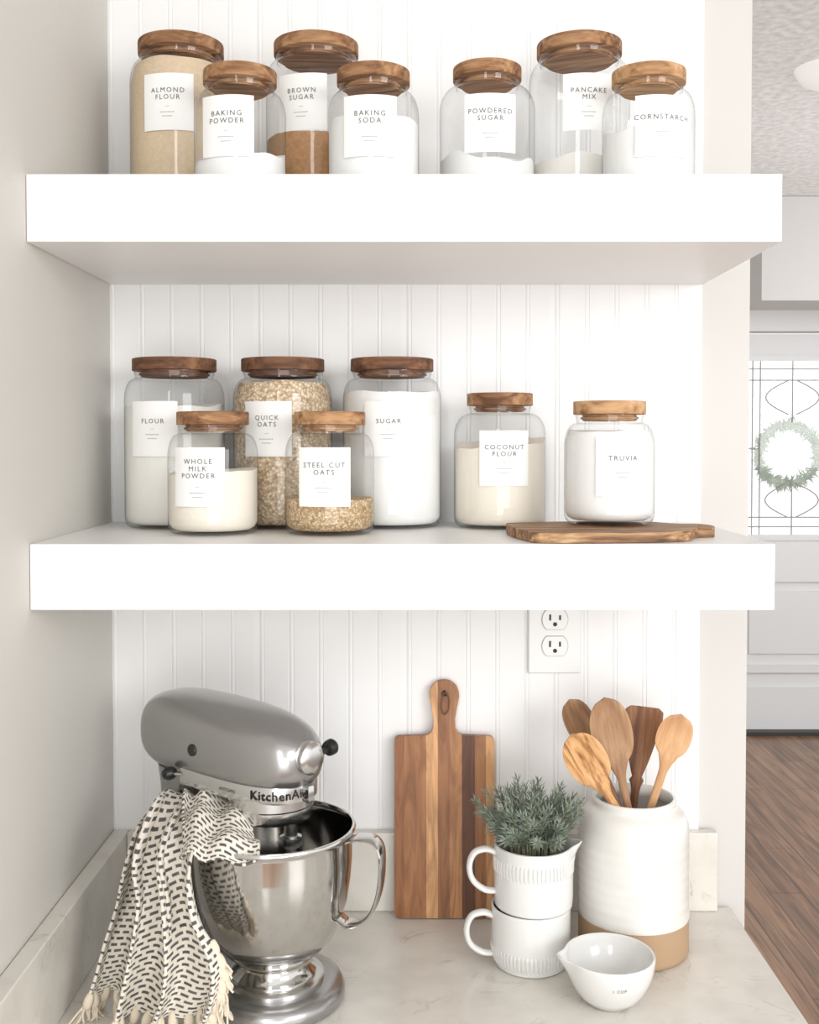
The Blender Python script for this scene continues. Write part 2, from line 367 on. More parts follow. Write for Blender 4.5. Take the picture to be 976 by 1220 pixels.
jar('S',-.0989,-.1815,U,'STEEL CUT\nOATS','steelcut',.041,'lid_light',-.05,'small glass jar with a little steel cut oats','steel_cut_oats',.0008,group=gM)
jar('M',.1045,-.092,U,'COCONUT\nFLOUR','cream',.104,'lid_mid',.02,'medium glass jar of cream coconut flour standing alone','coconut_flour',.002,.006,group=gM)
jar('S',.2229,-.187,U+.0118,'TRUVIA','sugar',.106,'lid_light',.12,'small glass jar of white sweetener on wooden board','sweetener',.001,group=gM)

# small paddle board under jar
def ringprism(outer,hole,z0,z1):
    import bmesh
    b=bmesh.new()
    ov=[b.verts.new((x,y,z1)) for x,y in outer]; hv=[b.verts.new((x,y,z1)) for x,y in hole]
    es=[b.edges.new((ov[i],ov[(i+1)%len(ov)])) for i in range(len(ov))]+[b.edges.new((hv[i],hv[(i+1)%len(hv)])) for i in range(len(hv))]
    bmesh.ops.triangle_fill(b,edges=es,use_beauty=True)
    g=bmesh.ops.extrude_face_region(b,geom=list(b.faces))
    for q in g['geom']:
        if isinstance(q,bmesh.types.BMVert): q.co.z=z0
    b.verts.index_update()
    v=[tuple(q.co) for q in b.verts]; f=[tuple(w.index for w in q.verts) for q in b.faces]; b.free()
    return v,f
def smoothpoly(pts,n=6):
    o=[];m=len(pts)
    for i in range(m):
        P=[pts[(i+k-1)%m] for k in range(4)]
        for j in range(n):
            u=j/n; a,b,c,d=P
            o.append(tuple(.5*(2*b[k]+(c[k]-a[k])*u+(2*a[k]-5*b[k]+4*c[k]-d[k])*u*u+(3*b[k]-a[k]-3*c[k]+d[k])*u**3) for k in range(2)))
    return o
pb=smoothpoly([(-.100,-.045),(-.095,-.068),(-.058,-.078),(0,-.080),(.045,-.078),(.072,-.068),(.084,-.048),(.096,-.030),(.114,-.026),(.123,-.012),(.123,.012),(.114,.024),(.096,.028),(.084,.044),(.072,.062),(.045,.072),(0,.075),(-.058,.072),(-.095,.062),(-.103,.04),(-.105,0)])
hole=[(.106+.007*math.cos(2*pi*i/14),.007*math.sin(2*pi*i/14)) for i in range(14)]
v,f=ringprism(pb,hole,0,.011)
o=obj('serving_board',v,f,M['tray'],None,(.2120,-.222,U+.0002),40,(0,0,math.radians(7)))
m=o.modifiers.new('b','BEVEL'); m.width=.002; m.segments=2; m.limit_method='ANGLE'
tag(o,'small acacia paddle board lying under a glass jar','cutting board')

# ------------------------------------------------------------------ leaning cutting board
def boardmat():
    m,n,l,p=newmat('striped_acacia'); p.inputs['Roughness'].default_value=.5
    tc=n.new('ShaderNodeTexCoord'); sx=n.new('ShaderNodeSeparateXYZ'); l.new(tc.outputs['Object'],sx.inputs[0])
    mr=n.new('ShaderNodeMapRange'); mr.inputs[1].default_value=-.066; mr.inputs[2].default_value=.066; l.new(sx.outputs[0],mr.inputs[0])
    r=n.new('ShaderNodeValToRGB'); r.color_ramp.interpolation='CONSTANT'; e=r.color_ramp.elements
    cols=[(0,(.27,.11,.042)),(.10,(.35,.155,.06)),(.32,(.66,.37,.17)),(.43,(.30,.13,.052)),(.55,(.44,.215,.09)),(.67,(.12,.045,.02)),(.80,(.32,.145,.06)),(.91,(.56,.31,.14))]
    e[0].position=0; e[0].color=c4(cols[0][1]); e[1].position=cols[1][0]; e[1].color=c4(cols[1][1])
    for ps,cc in cols[2:]:
        q=e.new(ps); q.color=c4(cc)
    l.new(mr.outputs[0],r.inputs[0])
    mp=n.new('ShaderNodeMapping'); mp.inputs['Scale'].default_value=(1,1,.14); mp.inputs['Rotation'].default_value=(0,.10,0); l.new(tc.outputs['Object'],mp.inputs[0])
    no=n.new('ShaderNodeTexNoise'); no.inputs['Scale'].default_value=48; no.inputs['Detail'].default_value=6; no.inputs['Distortion'].default_value=3; l.new(mp.outputs[0],no.inputs[0])
    r2=n.new('ShaderNodeValToRGB'); r2.color_ramp.elements[0].position=.3; r2.color_ramp.elements[0].color=(.6,.52,.48,1); r2.color_ramp.elements[1].position=.62; r2.color_ramp.elements[1].color=(1.12,1.1,1.08,1); l.new(no.outputs['Fac'],r2.inputs[0])
    mx=n.new('ShaderNodeMix'); mx.data_type='RGBA'; mx.blend_type='MULTIPLY'; mx.inputs[0].default_value=1; l.new(r.outputs[0],mx.inputs[6]); l.new(r2.outputs[0],mx.inputs[7]); l.new(mx.outputs[2],p.inputs['Base Color'])
    return m
ol=[]
def arc(cx,cy,r,a0,a1,n=8): return [(cx+r*math.cos(a0+(a1-a0)*i/n),cy+r*math.sin(a0+(a1-a0)*i/n)) for i in range(n+1)]
ol+=arc(.0565,.009,.009,-pi/2,0)+arc(.0585,.226,.007,0,pi/2)
ol+=[(.024,.234),(.018,.237),(.0145,.243),(.014,.255),(.0165,.27),(.0195,.284)]
ol+=arc(0,.2865,.0195,0,pi,14)
ol+=[(-.0195,.284),(-.0165,.27),(-.014,.255),(-.0145,.243),(-.018,.237),(-.024,.234)]
ol+=arc(-.0585,.226,.007,pi/2,pi)+arc(-.0565,.009,.009,pi,1.5*pi)
hole=[(.004*math.cos(2*pi*i/16),.289+.004*math.sin(2*pi*i/16)) for i in range(16)]
v,f=ringprism(ol,hole,0,.012); v=[(a,-c,b) for a,b,c in v]
o=obj('cutting_board',v,f,boardmat(),None,(.038,-.0345,CZ+.0005),40,(-math.radians(4.6),0,0))
m=o.modifiers.new('b','BEVEL'); m.width=.002; m.segments=2; m.limit_method='ANGLE'
tag(o,'striped acacia cutting board with handle leaning against beadboard','cutting board')
# leather cord loop through the hole
lp=[Vector((0,.004,.289)),Vector((.002,-.014,.291)),Vector((.006,-.0165,.281)),Vector((.005,-.0155,.268)),Vector((.0,-.0150,.262)),Vector((-.004,-.0155,.270)),Vector((-.003,-.0165,.282)),Vector((-.001,-.014,.290)),Vector((-.001,.004,.289))]
obj('hanging_cord',*tube_data(lp,.0009,.0009,6,40,Vector((1,0.1,0))),plain('brown_cord',(.16,.08,.04),.8),o,smooth=80)

# ------------------------------------------------------------------ stand mixer
mx=empty('stand_mixer',(-.158,-.239,CZ+.0003),'silver tilt-head stand mixer with steel bowl on the counter','stand mixer',rotz=math.radians(-40))
ol=[]
for i in range(33):
    a=-pi*.62+pi*1.24*i/32; ol.append((.079*math.cos(a),.079*math.sin(a)))
for i in range(17):
    a=pi*.5+pi*i/16; ol.append((-.165+.055*math.cos(a),.055*math.sin(a)))
secs=[]
for zz,sc in ((0,.98),(.003,1.0),(.012,1.0),(.018,.97),(.021,.92),(.022,.85)):
    secs.append([((x+.05)*sc-.05,y*sc,zz) for x,y in ol])
obj('base',*loft_data(secs),M['silver'],mx,smooth=50)
lathe('bowl_clamp',[(0,.022),(.056,.022),(.056,.026),(.050,.0285),(.047,.0285),(.047,.0265),(0,.0265)],M['brushed'],mx)
# column
secs=[]
for zz,cx,a,b in ((.021,-.150,.058,.050),(.04,-.152,.048,.046),(.08,-.152,.036,.036),(.14,-.148,.032,.032),(.19,-.142,.034,.032),(.215,-.136,.040,.036),(.238,-.132,.046,.040)):
    secs.append([(cx+a*math.copysign(abs(math.cos(t))**.75,math.cos(t)),b*math.copysign(abs(math.sin(t))**.75,math.sin(t)),zz) for t in [2*pi*i/48 for i in range(48)]])
obj('column',*loft_data(secs),M['silver'],mx,smooth=60)
# head (analytic)
S0,S1=-.211,.057
HB=.90
def hp(s):
    r=(s-(S0+S1)/2)/((S1-S0)/2); r=max(-.9995,min(.9995,r))
    hw=.052*(1-abs(r)**3.0)**(1/3.0)
    if r<0: hh=.0515*(1-abs(r)**3.6)**(1/3.6)
    else: hh=.0515*(1-.05*r)*(1-abs(r)**3.0)**(1/3.0)
    zc=.272-.001*(r)
    return hw,hh,zc
EX=2.5
secs=[]
N=56
for i in range(N+1):
    a=pi*i/N; s=(S0+S1)/2-(S1-S0)/2*math.cos(a)*.9995; hw,hh,zc=hp(s)
    sec=[]
    for j in range(56):
        t=2*pi*j/56; c,sn=math.cos(t),math.sin(t)
        zz=hh*math.copysign(abs(sn)**(2/EX),sn); 
        if zz<0: zz*=HB
        sec.append((s,hw*math.copysign(abs(c)**(2/EX),c),zc+zz))
    secs.append(sec)
head=obj('motor_head',*loft_data(secs),M['silver'],mx,smooth=80)
def surf(s,z,off=0):
    hw,hh,zc=hp(s); q=(z-zc)/hh
    if q<0: q/=HB
    return hw*max(0,1-min(1,abs(q))**EX)**(1/EX)+off
# trim band round the nose
z0b,z1b=.231,.249
SB=-.10
def contour(z,off):
    ss=[SB+(S1-.0008-SB)*math.sin(pi/2*i/40) for i in range(41)]
    return [(s+ (off if s>S1-.004 else 0),-surf(s,z)-off) for s in ss]
v=[];f=[];rows=[]
for zz,of in ((z0b,.0),(z0b,.0030),(z0b+.002,.0040),(z1b-.002,.0040),(z1b,.0030),(z1b,.0)):
    L=contour(.2465,of); L=L+[(a,-b) for a,b in reversed(L)]; rows.append([(a,b,zz) for a,b in L])
k=len(rows[0]); 
for r in rows: v+=r
for i in range(5):
    for j in range(k-1): f.append((i*k+j,i*k+j+1,(i+1)*k+j+1,(i+1)*k+j))
f.append(tuple(range(k)))
band=obj('trim_band',v,f,M['brushed'],mx,smooth=50)
def headtext(s,size,s0,z0,off,mat,name,par,bold=0,dup=0):
    tv,tf=textdata(s,size,1.10,1,0)
    if dup: # slightly heavier strokes by overlaying shifted copies
        base=(tv,tf); tv,tf=merge([([(p[0]+dx,p[1]+dy,0) for p in base[0]],base[1]) for dx,dy in ((-dup,0),(dup,0),(0,dup),(0,-dup))])
    L=contour(.2465,off); arcs=[0]
    for i in range(1,len(L)): arcs.append(arcs[-1]+math.hypot(L[i][0]-L[i-1][0],L[i][1]-L[i-1][1]))
    def at(d):
        d=max(0,min(arcs[-1]-1e-6,d))
        for i in range(1,len(L)):
            if arcs[i]>=d:
                u=(d-arcs[i-1])/(arcs[i]-arcs[i-1]); return (L[i-1][0]+(L[i][0]-L[i-1][0])*u, L[i-1][1]+(L[i][1]-L[i-1][1])*u)
    out=[]
    for p in tv:
        a=at(s0+p[0]); out.append((a[0],a[1],z0+p[1]))
    obj(name,out,tf,mat,par,smooth=0)
headtext('KitchenAid',.0138,.147,.2400,.0050,M['inkb'],'lettering',band,dup=.00030)
headtext('ARTISAN',.0055,.080,.2400,.0048,M['inkb'],'small_lettering',band)
# hub
rotx=Matrix.Rotation(pi/2,4,'Y')
hubp=[(0,-.012),(.0180,-.012),(.0180,.004),(.0165,.006),(.0165,.008),(.0175,.009),(.0175,.0125),(.014,.0155),(.008,.0165),(0,.0165)]
d=lathe_data(hubp,40); d=xf(d,Matrix.Translation((.050,0,.279))@rotx)
obj('attachment_hub',*d,M['brushed'],mx)
kp=[(0,.0),(.0035,.0),(.0035,.008),(.0080,.009),(.0088,.012),(.0088,.017),(.0065,.020),(0,.0205)]
d=lathe_data(kp,28); d=xf(d,Matrix.Translation((.060,.016,.282))@Matrix.Rotation(math.radians(-80),4,'X'))
obj('hub_knob',*d,M['black'],mx)
# planetary
lathe('planetary',[(0,.234),(.046,.234),(.046,.221),(.0445,.219),(.0445,.209),(.042,.205),(.030,.203),(0,.203)],M['brushed'],mx)
d1=lathe_data([(0,.204),(.0075,.204),(.0075,.186),(.0120,.185),(.0125,.180),(.0120,.175),(.0065,.174),(.0055,.150),(0,.150)],24)
obj('beater_shaft',*xf(d1,Matrix.Translation((.024,.004,0))),M['brushed'],mx)
# side screw + lever
d=lathe_data([(0,-.004),(.0068,-.004),(.0068,.001),(.006,.002),(0,.002)],24)
obj('side_screw',*xf(d,Matrix.Translation((-.076,-surf(-.076,.274),.274))@Matrix.Rotation(pi/2,4,'X')),M['black'],mx)
s=-.110; y=-surf(s,.241)
lv=obj('speed_lever',*tube_data([Vector((s+.035,y+.002,.243)),Vector((s+.015,y-.004,.242)),Vector((s,y-.009,.241))],.0035,.002,10,10),M['brushed'],mx)
d=lathe_data([(0,-.006),(.0055,-.006),(.0075,-.002),(.0075,.004),(.005,.008),(0,.009)],20)
obj('lever_knob',*xf(d,Matrix.Translation((s-.004,y-.011,.241))@Matrix.Rotation(pi/2,4,'X')),M['black'],lv)
# bowl
bp=[(.047,.0285),(.047,.031),(.042,.035),(.0395,.040),(.039,.044),(.044,.049),(.056,.059),(.067,.072),(.0765,.091),(.083,.114),(.0865,.138),(.0880,.160),(.088,.184),(.0885,.188),(.0905,.1905),(.0915,.1895),(.0918,.1915),(.0905,.1935),(.088,.1935),(.0865,.190),
    (.0857,.184),(.0858,.160),(.0845,.138),(.081,.114),(.0745,.092),(.065,.074),(.054,.062),(.035,.054),(0,.052)]
bowl=lathe('mixing_bowl',bp,M['steel'],mx,seg=96,smooth=50)
hpz=[(.084,.183),(.100,.188),(.116,.187),(.1245,.176),(.1255,.155),(.1225,.13),(.114,.108),(.100,.095),(.086,.092),(.074,.100)]
v,f=tube_data([Vector((a,0,b)) for a,b in hpz],.0135,.0024,16,48)
ho=obj('bowl_handle',v,f,M['steel'],bowl,(0,0,0),60); ho.rotation_euler=(0,0,math.radians(40-14))

# ------------------------------------------------------------------ towel
def towelmat():
    m,n,l,p=newmat('woven_towel'); p.inputs['Roughness'].default_value=.95
    uv=n.new('ShaderNodeUVMap'); mp=n.new('ShaderNodeMapping'); l.new(uv.outputs[0],mp.inputs[0])
    b=n.new('ShaderNodeTexBrick'); b.inputs['Scale'].default_value=1; b.inputs['Brick Width'].default_value=.0112; b.inputs['Row Height'].default_value=.0064; b.inputs['Mortar Size'].default_value=.0021; b.inputs['Mortar Smooth'].default_value=.35
    b.inputs['Color1'].default_value=(.075,.07,.07,1); b.inputs['Color2'].default_value=(.14,.13,.125,1); b.inputs['Mortar'].default_value=(.78,.73,.645,1); l.new(mp.outputs[0],b.inputs['Vector'])
    l.new(b.outputs['Color'],p.inputs['Base Color'])
    no=n.new('ShaderNodeTexNoise'); no.inputs['Scale'].default_value=900; l.new(uv.outputs[0],no.inputs[0])
    bp=n.new('ShaderNodeBump'); bp.inputs['Strength'].default_value=.5; bp.inputs['Distance'].default_value=.001; l.new(no.outputs['Fac'],bp.inputs['Height']); l.new(bp.outputs[0],p.inputs['Normal'])
    return m
M['towel']=towelmat(); M['fringe']=plain('cream_fringe',(.76,.67,.54),.95)
rows=[
 [(-.310,-.175,1.07),(-.290,-.188,1.112),(-.262,-.19,1.120),(-.238,-.19,1.114)],
 [(-.313,-.200,1.104),(-.290,-.207,1.134),(-.262,-.212,1.137),(-.228,-.215,1.130)],
 [(-.322,-.222,1.064),(-.298,-.262,1.092),(-.268,-.287,1.108),(-.230,-.312,1.114)],
 [(-.3285,-.232,1.030),(-.286,-.292,1.058),(-.254,-.318,1.066),(-.222,-.342,1.070)],
 [(-.3370,-.252,.996),(-.290,-.305,1.012),(-.245,-.335,1.02),(-.197,-.356,1.026)],
 [(-.3440,-.267,.9615),(-.296,-.312,.975),(-.246,-.345,.984),(-.196,-.362,.99)],
 [(-.348,-.277,.948),(-.303,-.322,.944),(-.257,-.350,.956),(-.207,-.362,.962)]]
NU,NV=180,140
def tp(u,v):
    cols=[cr(r,u) for r in rows]; p=cr(cols,v)
    k=min(1,max(0,(v-.02)/.24)); k=k*k*(3-2*k)
    ph=u*2*pi*3.1+1.2*math.sin(v*3.2)+v*1.8
    sp=math.sin(ph); sp=math.copysign(abs(sp)**.7,sp)
    am=.0175*k*(.8+.3*math.sin(u*5+1))+.003
    p=p+Vector((.010*k*math.cos(ph)*math.sin(pi*min(1,max(0,u)))**.5,-am*sp-.005*k*math.sin(ph*2.3+v*6),.002*math.sin(u*19+v*9)))
    if v<.35: 
        q=(1-v/.35)
        p.z+=.007*math.sin(u*13+1+v*8)*q; p.y-=.007*math.sin(u*9+v*16)*q*min(1,v*10)
    p.z=max(p.z,CZ+.004)
    return p
def grid(fn,nu,nv):
    V=[fn(i/nu,j/nv) for j in range(nv+1) for i in range(nu+1)]
    F=[(j*(nu+1)+i,j*(nu+1)+i+1,(j+1)*(nu+1)+i+1,(j+1)*(nu+1)+i) for j in range(nv) for i in range(nu)]
    return V,F
frow=[[(-.262,-.196,1.120),(-.238,-.198,1.130),(-.212,-.205,1.132),(-.196,-.215,1.126)],
      [(-.262,-.215,1.142),(-.240,-.222,1.147),(-.212,-.235,1.143),(-.186,-.245,1.134)],
      [(-.256,-.25,1.138),(-.235,-.262,1.141),(-.205,-.272,1.136),(-.173,-.285,1.127)],
      [(-.248,-.285,1.127),(-.228,-.298,1.130),(-.198,-.308,1.127),(-.163,-.312,1.122)],
      [(-.244,-.314,1.108),(-.224,-.324,1.111),(-.196,-.329,1.111),(-.162,-.329,1.108)]]
def fp(u,v):
    p=cr([cr(r,u) for r in frow],v)
    p.z+=.0075*math.sin(u*15+v*5)*(1-.6*v)+.0020*math.sin(v*20+u*6); return p
g1=grid(tp,NU,NV); g2=grid(fp,60,60)
V,F=merge([g1,g2])
tw=obj('kitchen_towel',V,F,M['towel'],None,(0,0,0),180)
uvl=tw.data.uv_layers.new(name='UVMap')
uvs=[(i/NU*.27,j/NV*.26) for j in range(NV+1) for i in range(NU+1)]+[(.4+i/60*.11,j/60*.15) for j in range(61) for i in range(61)]
for lp in tw.data.loops: uvl.data[lp.index].uv=uvs[lp.vertex_index]
m=tw.modifiers.new('s','SOLIDIFY'); m.thickness=.0032; m.offset=0
tag(tw,'cream towel with dark dashes and fringe draped over the mixer','towel')
fr=[]
def strand(p,d,L,w=.0013):
    pts=[p]; q=p.copy()
    for i in range(4):
        q=q+d*(L/4)+Vector((random.uniform(-1,1),random.uniform(-1,1),0))*L*.10
        q.z=max(q.z,CZ+.002); pts.append(q.copy())
    return tube_data(pts,w,w,5,7,Vector((0,1,.1)))
def tassel(p,d,L):
    k=[p-d*.005,p+d*.004,p+d*.011]
    for q in k: q.z=max(q.z,CZ+.004)
    fr.append(tube_data([k[0],k[1],k[2]],.0044,.0044,8,8,Vector((0,1,.1)),taper=lambda t:.65+.6*math.sin(pi*t)))
    for q in range(8):
        dd=(d+Vector((random.uniform(-.32,.32),random.uniform(-.3,.3),random.uniform(-.1,.1)))).normalized()
        fr.append(strand(k[1]+Vector((random.uniform(-.002,.002),0,0)),dd,L*random.uniform(.8,1.1),.0011))
for i in range(19):
    u=(i+.5)/19; p=tp(u,1.0)
    tassel(p,Vector((random.uniform(-.4,.25),random.uniform(-.5,0),-1)).normalized(),random.uniform(.024,.036))
for i in range(8):
    v=.62+.38*i/7; p=tp(1.0,v)
    tassel(p,Vector((random.uniform(.1,.7),random.uniform(-.3,.1),-1)).normalized(),random.uniform(.018,.028))
V,F=merge(fr); fo=obj('fringe',V,F,M['fringe'],tw,smooth=60); fo['kind']='stuff'

# ------------------------------------------------------------------ crock + utensils
cx,cy=.2665,-.123
CT=.187
pc=[(0,0),(.061,0),(.0648,.0015),(.0665,.005)]
for i in range(0,81):
    z=.008+(.142-.008)*i/80; 
    rr=.067+(.00011*math.sin(z*2*pi/.0125)+.00008*math.sin(z*2*pi/.021+1))*(1 if z>.05 else .15)-(.0006 if z<.0455 else 0)
    pc.append((rr,z))
pc+=[(.0665,.150),(.0655,.157),(.0635,.1635),(.0605,.169),(.0568,.1732),(.0530,.1762),(.0508,.1785),(.0500,.181),(.0508,.1845),(.0497,.187),(.0470,.1875),(.0455,.185),(.0450,.177),(.049,.171),(.056,.162),(.060,.148),(.060,.03),(.056,.012),(0,.010)]
o=lathe('utensil_crock',pc,[M['crock'],M['clay']],None,(cx,cy,CZ+.0003),96,smooth=60)
for p in o.data.polygons:
    zc=p.center.z
    if zc<.0455 and p.center.xy.length>.0615 or zc<.001: p.material_index=1
tag(o,'white glazed stoneware crock with bare clay base holding utensils','crock')
def spoon(name,H,P,wd,ln,mat,label,kind='spoon',thick=.005,hw=.0045,roll=0,dish=.006):
    H=Vector(H);P=Vector(P);d=(H-P).normalized()
    Bp=P.copy()
    while True:
        q=Bp-d*.002
        if q.z<CZ+.018 or (Vector((q.x-cx,q.y-cy)).length>.050 and q.z<CZ+.15): break
        Bp=q
    tot=(H-Bp).length+ln/2
    fw=Vector((math.sin(roll),-math.cos(roll),0)); fw=(fw-d*fw.dot(d)).normalized(); sd=d.cross(fw)*-1
    secs=[];N=60;m=20
    for i in range(N+1):
        l=tot*i/N; hs=tot-ln
        if l<hs:
            w=hw*(.8+.35*l/hs); th=hw*.8; bm=0
            q=(l-(hs-.02))/.02
            if q>0: w+= (wd*.12)*q*q
        else:
            q=(l-hs)/ln
            if kind=='spoon':
                w=wd/2*max(0,1-abs(2*q-1.0)**2.3)**.5
                w=max(w,(hw*1.15+wd*.12)*max(0,1-q*3)); 
                bm=math.sin(pi*q)
                th=thick*.5+ (hw*.8-thick*.5)*max(0,1-q*3)
            else:
                w=hw*1.15+(wd/2-hw*1.15)*min(1,(q*1.25))**.8; bm=0; th=thick*.5+(hw*.8-thick*.5)*max(0,1-q*2.5)
                if q>.93: w*=1-.25*((q-.93)/.07)**2
        if i==N: w=max(w,.001)
        if i==0: w*=.6
        sec=[]
        for j in range(m):
            a=2*pi*j/m; yy=w*math.cos(a); zz=th*math.sin(a)
            zz-=dish*bm*(1-(math.cos(a))**2)
            sec.append(Vector((yy,-zz,l)))
        secs.append(sec)
    v,f=loft_data(secs)
    Mx=Matrix((( sd.x,-fw.x,d.x,Bp.x),(sd.y,-fw.y,d.y,Bp.y),(sd.z,-fw.z,d.z,Bp.z),(0,0,0,1)))
    o=obj(name,v,f,mat,None,smooth=60); o.matrix_world=Mx
    return tag(o,label,'spatula' if kind!='spoon' else 'spoon','wooden utensils in the crock' )
RZ=CZ+CT
spoon('wooden_spoon',(.202,-.166,1.166),(.2365,-.150,RZ),.049,.078,M['spA'],'olive wood spoon with bold grain in the white crock')
spoon('wooden_spoon',(.206,-.084,1.190),(.243,-.098,RZ),.038,.060,M['spB'],'brown wooden spoon with small bowl behind the others')
spoon('wooden_spoon',(.236,-.140,1.192),(.2545,-.137,RZ),.050,.086,M['spC'],'large mid-brown wooden spoon standing in the crock')
spoon('wooden_spatula',(.280,-.098,1.168),(.273,-.100,RZ),.048,.088,M['spD'],'dark walnut flat spatula standing in the crock','spat')
spoon('wooden_spoon',(.310,-.145,1.188),(.287,-.138,RZ),.043,.057,M['spE'],'light beech spoon with round bowl leaning outwards')

# ------------------------------------------------------------------ mugs, plant, measuring bowl
def pitcher(loc,H,R,rb,band,spout,label,name,hz,foot=False):
    e=empty(name,loc,label,'mug','stacked white ceramic cups')
    n=64
    if foot:
        pr=[(0,0),(.038,0),(.0395,.001),(.0395,.0050),(.0455,.0056)]
        for i in range(n+1):
            q=i/n; z=.007+(H-.009)*q
            pr.append((R-.0006+.0006*min(1,q*6),z))
        j0=4
    else:
        pr=[(0,0),(rb-.003,0),(rb,.003)]
        for i in range(n+1):
            q=i/n; z=.004+(H-.006)*q
            pr.append((rb+(R-rb)*math.sin(min(1,q*3.2)*pi/2),z))
        j0=3
    pr+=[(R-.0005,H),(R-.002,H+.0006),(R-.0038,H-.001)]
    for q in (.8,.5,.2): pr.append((R-.004,H*q))
    pr+=[(rb-.006,.008),(0,.007)]
    def rm(a,r,z,j):
        if band[0]<z<band[1] and j0<=j<=n+j0:
            r+=.0010*(1 if math.sin(60*a)>-.1 else -1)*min(1,(z-band[0])/.002,(band[1]-z)/.002)
        if spout:
            da=(a-spout[0]+pi)%(2*pi)-pi; k=math.exp(-(da/.22)**2)*max(0,(z-H*.70)/(H*.30))**1.8
            if j>=3: r+=spout[1]*k; z+=spout[2]*k
        return r,z
    lathe('mug_body',pr,M['ceramic'],e,seg=480,rmod=rm,smooth=50)
    a=math.radians(186)
    D=Vector((math.cos(a),math.sin(a),0))
    pts=[D*(R-.003)+Vector((0,0,hz[1])),D*(R+.010)+Vector((0,0,hz[1]+.005)),D*(R+.024)+Vector((0,0,hz[1]+.001)),D*(R+.030)+Vector((0,0,hz[1]-.014)),D*(R+.026)+Vector((0,0,hz[1]-.031)),D*(R+.012)+Vector((0,0,hz[0]+.002)),D*(R-.003)+Vector((0,0,hz[0]))]
    obj('mug_handle',*tube_data(pts,.0058,.0036,12,36,Vector((-D.y,D.x,0))),M['ceramic'],e,smooth=80)
    return e
mxX,mxY=.1385,-.161
pitcher((mxX-.0015,mxY,CZ+.0003),.0705,.0470,.043,(.006,.026),None,'white ceramic cup with ribbed base under another cup','ceramic_mug',(.014,.058))
ZU=CZ+.0003+.0664
pitcher((mxX+.0015,mxY,ZU),.0775,.0468,.042,(.046,.064),(math.radians(-4),.011,.003),'white ribbed ceramic creamer holding a leafy herb','ceramic_creamer',(.022,.067),True)
pl=[];st=[]
PX,PY,PZ=mxX+.0015,mxY,ZU+.058
for i in range(120):
    a=random.uniform(0,2*pi); q=math.sqrt(random.random()); b=Vector((math.cos(a)*q*.032,math.sin(a)*q*.032,-.035))
    sp=q*.046+random.uniform(0,.012); top=Vector((math.cos(a)*sp+b.x*.50,math.sin(a)*sp+b.y*.50,random.uniform(.054,.094)-q*.018))
    mid=Vector((b.x*1.05,b.y*1.05,.018))
    pts=[b,mid,(mid+top)/2+Vector((0,0,.005)),top]
    st.append(tube_data(pts,.0007,.0007,4,8,Vector((.3,1,.2))))
    for k in range(34):
        t=.40+.60*k/33; p=cr(pts,t); ax=(cr(pts,min(1,t+.03))-cr(pts,t-.03)).normalized()
        az=k*2.4+i; s1=ax.orthogonal().normalized(); s1=Matrix.Rotation(az,3,ax)@s1
        dr=(s1*.8+ax*.75).normalized(); L=random.uniform(.010,.016)*(1-.35*max(0,t-.85)/.15); w=ax.cross(s1).normalized()*.0010
        if (p+dr*L).x>.058: continue
        pl.append(([p-w*.4,p+dr*L*.5-w,p+dr*L+ax*.001,p+dr*L*.5+w],[(0,1,2,3)]))
pe=empty('potted_herb',(PX,PY,PZ-.035),'bushy grey-green rosemary sprigs growing from the ribbed creamer','plant')
V,F=merge(pl); obj('foliage',[Vector(q)+Vector((0,0,.035)) for q in V],F,M['green'],pe,smooth=0)
V,F=merge(st); obj('stems',[Vector(q)+Vector((0,0,.035)) for q in V],F,M['stem'],pe,smooth=60)

def bowlmod(a,r,z,j):
    if j>=2:
        da=(a-math.radians(188)+pi)%(2*pi)-pi; k=math.exp(-(da/.22)**2)*max(0,(z-.030)/.022)**1.5
        r+=.010*k; z+=.0015*k
    return r,z
bpz=[(0,0),(.024,0),(.027,.002),(.030,.005)]
def rout(z):
    q=max(0,min(1,(z-.005)/.047)); return .030+.0200*math.sin(q*pi/2)**.75
for i in range(1,19):
    z=.005+.047*i/18; bpz.append((rout(z),z))
bpz+=[(.0490,.0532),(.0472,.0525)]
for i in range(1,13):
    q=1-i/12; bpz.append((.0005+.0462*math.sin(q*pi/2)**.62,.007+.045*q**1.2))
mb=empty('measuring_bowl',(.215,-.248,CZ+.0003),'small white ceramic pouring bowl beside the crock','bowl')
mb_o=lathe('bowl_body',bpz,M['ceramic'],mb,seg=120,rmod=bowlmod,smooth=60)
tv,tf=textdata('1 CUP',.0052,1.2)
out=[]
for p in tv:
    a=p[0]/.0484+.05; z=.0335+p[1]; r=rout(z)+.0005; out.append((r*math.sin(a),-r*math.cos(a),z))
obj('lettering',out,tf,M['ink'],mb_o,smooth=0)

